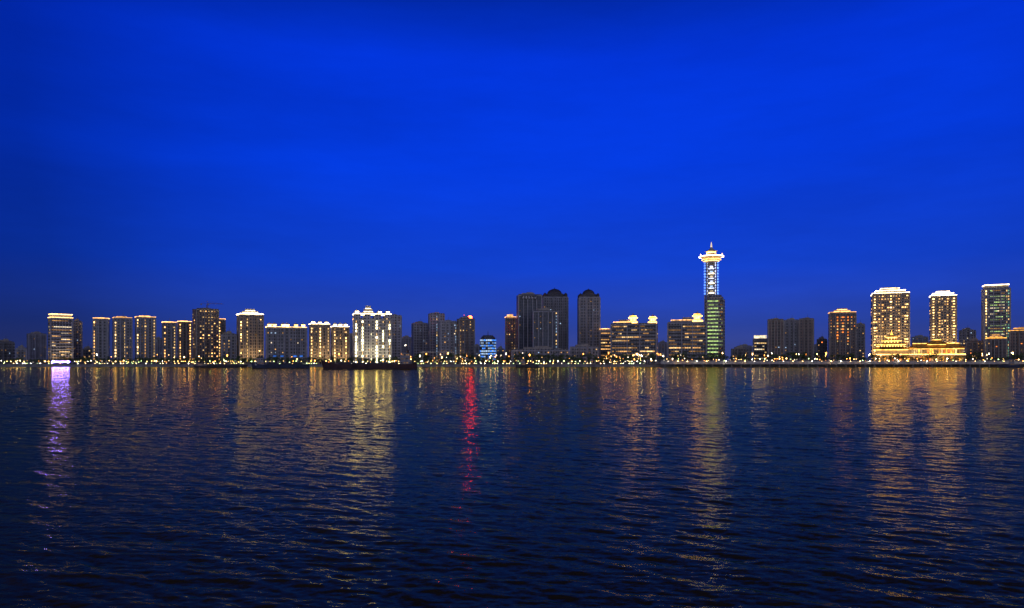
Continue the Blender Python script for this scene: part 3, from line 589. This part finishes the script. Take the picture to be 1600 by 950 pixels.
while px<1010:
    o=empty('bollard_light',(PX(px,602),602,GZ+.02)); tag(o,'tiny green or yellow bollard light on the left embankment edge','bollard light','bollard lights on the embankment edge'); link('post',PB,o)
    link('lamp_globe',globe(R.choice(['l_green','l_warm','l_green','l_warm','l_white']),.22,.95),o); px+=R.choice([R.uniform(3,6),R.uniform(6,16)])
# ------------------------------------------------------------------ trees
TV=[]
for v in range(6):
    rr=random.Random(50+v); t=MB(); t.bar((0,0,0),(.05,0,1.6),.2,0,.13,7)
    cl=[]
    for k in range(7):
        a=k*2.4+rr.random(); q=rr.uniform(.5,1.5); h=rr.uniform(2.4,4.6); cl.append((q*math.cos(a),q*math.sin(a),h,rr.uniform(.6,1.1))); t.bar((.05,0,1.3+.1*k),(q*math.cos(a),q*math.sin(a),h),.08,0,.03,5)
    cl.append((0,0,rr.uniform(4.2,5.2),.8)); c=MB()
    for (x,y,z,s) in cl:
        for k in range(46):
            d=np.array([rr.gauss(0,1) for _ in range(3)]); d/=np.linalg.norm(d); d*=s*rr.uniform(.55,1.1); P=np.array((x,y,z))+d*np.array((1,1,.75))
            e=np.array([rr.gauss(0,1) for _ in range(3)]); e/=np.linalg.norm(e); f=np.cross(e,d); f/=np.linalg.norm(f)+1e-6; L=rr.uniform(.12,.26)
            n=len(c.v); c.v+=[tuple(P-e*L),tuple(P+f*L*.6),tuple(P+e*L),tuple(P-f*L*.6)]; c.q([n,n+1,n+2,n+3],rr.choice([0,0,1]))
    TV.append((t.data('trunk',['bark']),c.data('crown',['leaf','leaf_dark'])))
def tree(px,D,h,label,group):
    o=empty('promenade_tree',(PX(px,D),D,GZ),R.uniform(0,6.28)); s=h/5.4; o.scale=(s*R.uniform(1,1.5),s*R.uniform(1,1.4),s); tag(o,label,'tree',group)
    a,b=R.choice(TV); link('trunk',a,o); link('crown',b,o)
px=0.; NT=0
while px<1010 and NT<145:
    tree(px,R.uniform(609,618),R.uniform(3.8,6.8),'small round green tree in the lamp lit row along the promenade','small trees along the promenade'); px+=R.uniform(5.5,9); NT+=1
px=100.
while px<1610 and NT<298:
    tree(px,R.uniform(622,650),R.uniform(6.5,12) if px>640 else R.uniform(5.5,8.5),'taller dark tree behind the promenade in front of the buildings','taller dark trees behind the promenade'); px+=R.uniform(8,12.5); NT+=1
# ------------------------------------------------------------------ water
nr,nc=1500,900
y=np.exp(np.linspace(math.log(6),math.log(600.5),nr)); y[-1]=600.5
u=np.linspace(-1,1,nc); Y=np.repeat(y[:,None],nc,1); X=u[None,:]*.8*(Y+22)
dy=Y*math.log(100)/nr; Zw=np.zeros_like(X); rs=np.random.RandomState(21); NW=90
for i in range(NW):
    lam=.2*(2.8/.2)**((i+rs.rand())/NW); k=2*math.pi/lam; ang=math.radians(64)+rs.randn()*.4
    s=.021*(1.0 if lam<.9 else (.8 if lam<1.6 else .55)); amp=s/k; wgt=np.clip(lam/(3.2*dy)-.6,0,1)
    Zw+=wgt*amp*np.sin(k*(X*math.cos(ang)+Y*math.sin(ang))+rs.rand()*6.28)
patch=.82+.22*np.sin(X*.06+Y*.045+1)*np.sin(Y*.09-X*.03)+.12*np.sin(X*.31+Y*.17)
edge=np.clip((1-np.abs(u))*12,0,1)[None,:]*np.clip((Y-6)/3,0,1)*np.clip((600-Y)/20,0,1)
Zw*=patch*edge
co=np.stack([X,Y,Zw],-1).reshape(-1,3)
ii=np.arange(nr-1)[:,None]*nc+np.arange(nc-1)[None,:]; q=np.stack([ii,ii+1,ii+nc+1,ii+nc],-1).reshape(-1,4)
e0=.8*28; e1=.8*622.5; b=len(co)
ex=np.array([(-6000,-600,0),(6000,-600,0),(6000,6,0),(-6000,6,0),(-e0,6,0),(-e1,600.5,0),(-6000,600.5,0),(e0,6,0),(6000,600.5,0),(e1,600.5,0)],float)
q=np.concatenate([q,np.array([[b,b+1,b+2,b+3],[b+3,b+4,b+5,b+6],[b+7,b+2,b+8,b+9]])]); co=np.concatenate([co,ex])
me=bpy.data.meshes.new('water'); me.vertices.add(len(co)); me.vertices.foreach_set('co',co.astype(np.float32).ravel())
me.loops.add(len(q)*4); me.loops.foreach_set('vertex_index',q.astype(np.int32).ravel()); me.polygons.add(len(q))
me.polygons.foreach_set('loop_start',np.arange(0,len(q)*4,4,dtype=np.int32)); me.polygons.foreach_set('loop_total',np.full(len(q),4,dtype=np.int32)); me.polygons.foreach_set('use_smooth',np.ones(len(q),dtype=bool))
me.update(calc_edges=True)
m,nt,o=newmat('water'); N=nt.nodes; L=nt.links; me.materials.append(m)
# silty river water: a weak brown body colour under a slightly absorbing surface film
df=N.new('ShaderNodeBsdfDiffuse'); df.inputs['Color'].default_value=(.10,.062,.02,1)
gl=N.new('ShaderNodeBsdfGlossy'); gl.inputs['Color'].default_value=(1,.85,.35,1); gl.inputs['Roughness'].default_value=.1
fr=N.new('ShaderNodeFresnel'); fr.inputs['IOR'].default_value=1.24; mxs=N.new('ShaderNodeMixShader')
L.new(fr.outputs[0],mxs.inputs[0]); L.new(df.outputs[0],mxs.inputs[1]); L.new(gl.outputs[0],mxs.inputs[2]); L.new(mxs.outputs[0],o.inputs[0])
tc=N.new('ShaderNodeTexCoord'); ge=N.new('ShaderNodeNewGeometry'); sp=N.new('ShaderNodeSeparateXYZ'); L.new(tc.outputs['Object'],sp.inputs[0])
def noisevec(scale,detail,rough,near,far,ya,yb,st=(1,1,1),rot=0):
    mp=N.new('ShaderNodeMapping'); mp.inputs['Scale'].default_value=st; mp.inputs['Rotation'].default_value=(0,0,rot); L.new(tc.outputs['Object'],mp.inputs[0])
    n=N.new('ShaderNodeTexNoise'); n.inputs['Scale'].default_value=scale; n.inputs['Detail'].default_value=detail; n.inputs['Roughness'].default_value=rough; L.new(mp.outputs[0],n.inputs['Vector'])
    s=N.new('ShaderNodeVectorMath'); s.operation='SUBTRACT'; L.new(n.outputs['Color'],s.inputs[0]); s.inputs[1].default_value=(.5,.5,.5)
    f=N.new('ShaderNodeVectorMath'); f.operation='MULTIPLY'; L.new(s.outputs[0],f.inputs[0]); f.inputs[1].default_value=(.65,1,0)
    mr=N.new('ShaderNodeMapRange'); L.new(sp.outputs[1],mr.inputs[0]); mr.inputs[1].default_value=ya; mr.inputs[2].default_value=yb; mr.inputs[3].default_value=near; mr.inputs[4].default_value=far
    g=N.new('ShaderNodeVectorMath'); g.operation='SCALE'; L.new(f.outputs[0],g.inputs[0]); L.new(mr.outputs[0],g.inputs['Scale']); return g
a=noisevec(.8,6,.9,.05,.88,18,95,(1,.8,1)); b2=noisevec(5.5,3,.85,.65,.35,30,170,(.45,1.2,1),.42)
s1=N.new('ShaderNodeVectorMath'); L.new(a.outputs[0],s1.inputs[0]); L.new(b2.outputs[0],s1.inputs[1])
s2=N.new('ShaderNodeVectorMath'); L.new(s1.outputs[0],s2.inputs[0]); L.new(ge.outputs['Normal'],s2.inputs[1])
s3=N.new('ShaderNodeVectorMath'); s3.operation='NORMALIZE'; L.new(s2.outputs[0],s3.inputs[0])
for nd in (df,gl,fr): L.new(s3.outputs[0],nd.inputs['Normal'])
W=link('water',me); W['kind']='structure'
# ------------------------------------------------------------------ world
wd=bpy.data.worlds.new('World'); bpy.context.scene.world=wd; wd.use_nodes=True; nt=wd.node_tree; N=nt.nodes; L=nt.links; N.clear()
out=N.new('ShaderNodeOutputWorld'); bg=N.new('ShaderNodeBackground'); L.new(bg.outputs[0],out.inputs[0])
tc=N.new('ShaderNodeTexCoord'); sp=N.new('ShaderNodeSeparateXYZ'); L.new(tc.outputs['Generated'],sp.inputs[0])
cr=N.new('ShaderNodeValToRGB'); L.new(sp.outputs[2],cr.inputs[0]); el=cr.color_ramp.elements
el[0].position=0; el[0].color=(.045,.066,.24,1); el[1].position=1; el[1].color=(0,.006,.05,1)
for p_,c_ in ((.05,(.017,.053,.36,1)),(.13,(.003,.050,.60,1)),(.27,(.0,.045,.77,1)),(.40,(.0,.036,.72,1)),(.47,(.0,.022,.40,1)),(.56,(0,.008,.12,1))):
    e=el.new(p_); e.color=c_
dt=N.new('ShaderNodeVectorMath'); dt.operation='DOT_PRODUCT'; dt.inputs[1].default_value=(.17,.95,.26); L.new(tc.outputs['Generated'],dt.inputs[0])
r2=N.new('ShaderNodeValToRGB'); L.new(dt.outputs['Value'],r2.inputs[0]); e2=r2.color_ramp.elements
e2[0].position=.4; e2[0].color=(.25,.25,.25,1); e2[1].position=1; e2[1].color=(1.0,1.0,1.0,1)
for p_,c_ in ((.72,.48),(.82,.77),(.92,.95)): e=e2.new(p_); e.color=(c_,c_,c_,1)
mp=N.new('ShaderNodeMapping'); mp.inputs['Scale'].default_value=(1.2,1.2,6); mp.inputs['Rotation'].default_value=(0,.4,0); L.new(tc.outputs['Generated'],mp.inputs[0])
no=N.new('ShaderNodeTexNoise'); no.inputs['Scale'].default_value=1.6; no.inputs['Detail'].default_value=6; no.inputs['Roughness'].default_value=.62; L.new(mp.outputs[0],no.inputs['Vector'])
mr=N.new('ShaderNodeMapRange'); mr.inputs[1].default_value=.3; mr.inputs[2].default_value=.7; mr.inputs[3].default_value=.87; mr.inputs[4].default_value=1.13; L.new(no.outputs['Fac'],mr.inputs[0])
m1=N.new('ShaderNodeVectorMath'); m1.operation='MULTIPLY'; L.new(cr.outputs[0],m1.inputs[0]); L.new(r2.outputs[0],m1.inputs[1])
m2=N.new('ShaderNodeVectorMath'); m2.operation='SCALE'; L.new(m1.outputs[0],m2.inputs[0]); L.new(mr.outputs[0],m2.inputs['Scale'])
# fill glow added low behind the viewer, to light the facades
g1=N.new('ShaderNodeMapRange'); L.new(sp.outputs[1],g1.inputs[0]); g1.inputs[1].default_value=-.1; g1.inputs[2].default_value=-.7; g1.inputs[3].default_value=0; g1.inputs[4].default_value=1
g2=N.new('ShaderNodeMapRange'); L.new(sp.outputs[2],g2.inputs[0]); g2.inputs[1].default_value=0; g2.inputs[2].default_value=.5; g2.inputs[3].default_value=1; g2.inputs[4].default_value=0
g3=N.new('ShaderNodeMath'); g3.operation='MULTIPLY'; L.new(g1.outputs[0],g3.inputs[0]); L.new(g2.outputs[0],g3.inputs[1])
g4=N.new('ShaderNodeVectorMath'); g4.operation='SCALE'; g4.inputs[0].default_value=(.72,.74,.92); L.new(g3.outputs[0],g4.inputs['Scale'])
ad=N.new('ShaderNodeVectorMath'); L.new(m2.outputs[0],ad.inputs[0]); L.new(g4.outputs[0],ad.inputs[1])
sky=N.new('ShaderNodeTexSky'); sky.sky_type='NISHITA'; sky.sun_disc=False; sky.sun_elevation=math.radians(-5); sky.sun_rotation=math.radians(20)
sk=N.new('ShaderNodeVectorMath'); sk.operation='SCALE'; sk.inputs['Scale'].default_value=.05; L.new(sky.outputs[0],sk.inputs[0])
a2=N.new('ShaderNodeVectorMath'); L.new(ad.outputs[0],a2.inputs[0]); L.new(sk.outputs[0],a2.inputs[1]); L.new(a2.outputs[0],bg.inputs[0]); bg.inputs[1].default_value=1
# ------------------------------------------------------------------ camera
cam=bpy.data.cameras.new('camera'); co_=bpy.data.objects.new('camera',cam); C.objects.link(co_); co_.location=(0,0,CH); co_.rotation_euler=(math.pi/2,0,0)
cam.sensor_width=36; cam.lens=36*F/1600; cam.shift_y=(HY-475)/1600; cam.clip_end=20000; cam.clip_start=.1
bpy.context.scene.camera=co_
vs=bpy.context.scene.view_settings; vs.view_transform='Standard'; vs.look='None'; vs.exposure=0
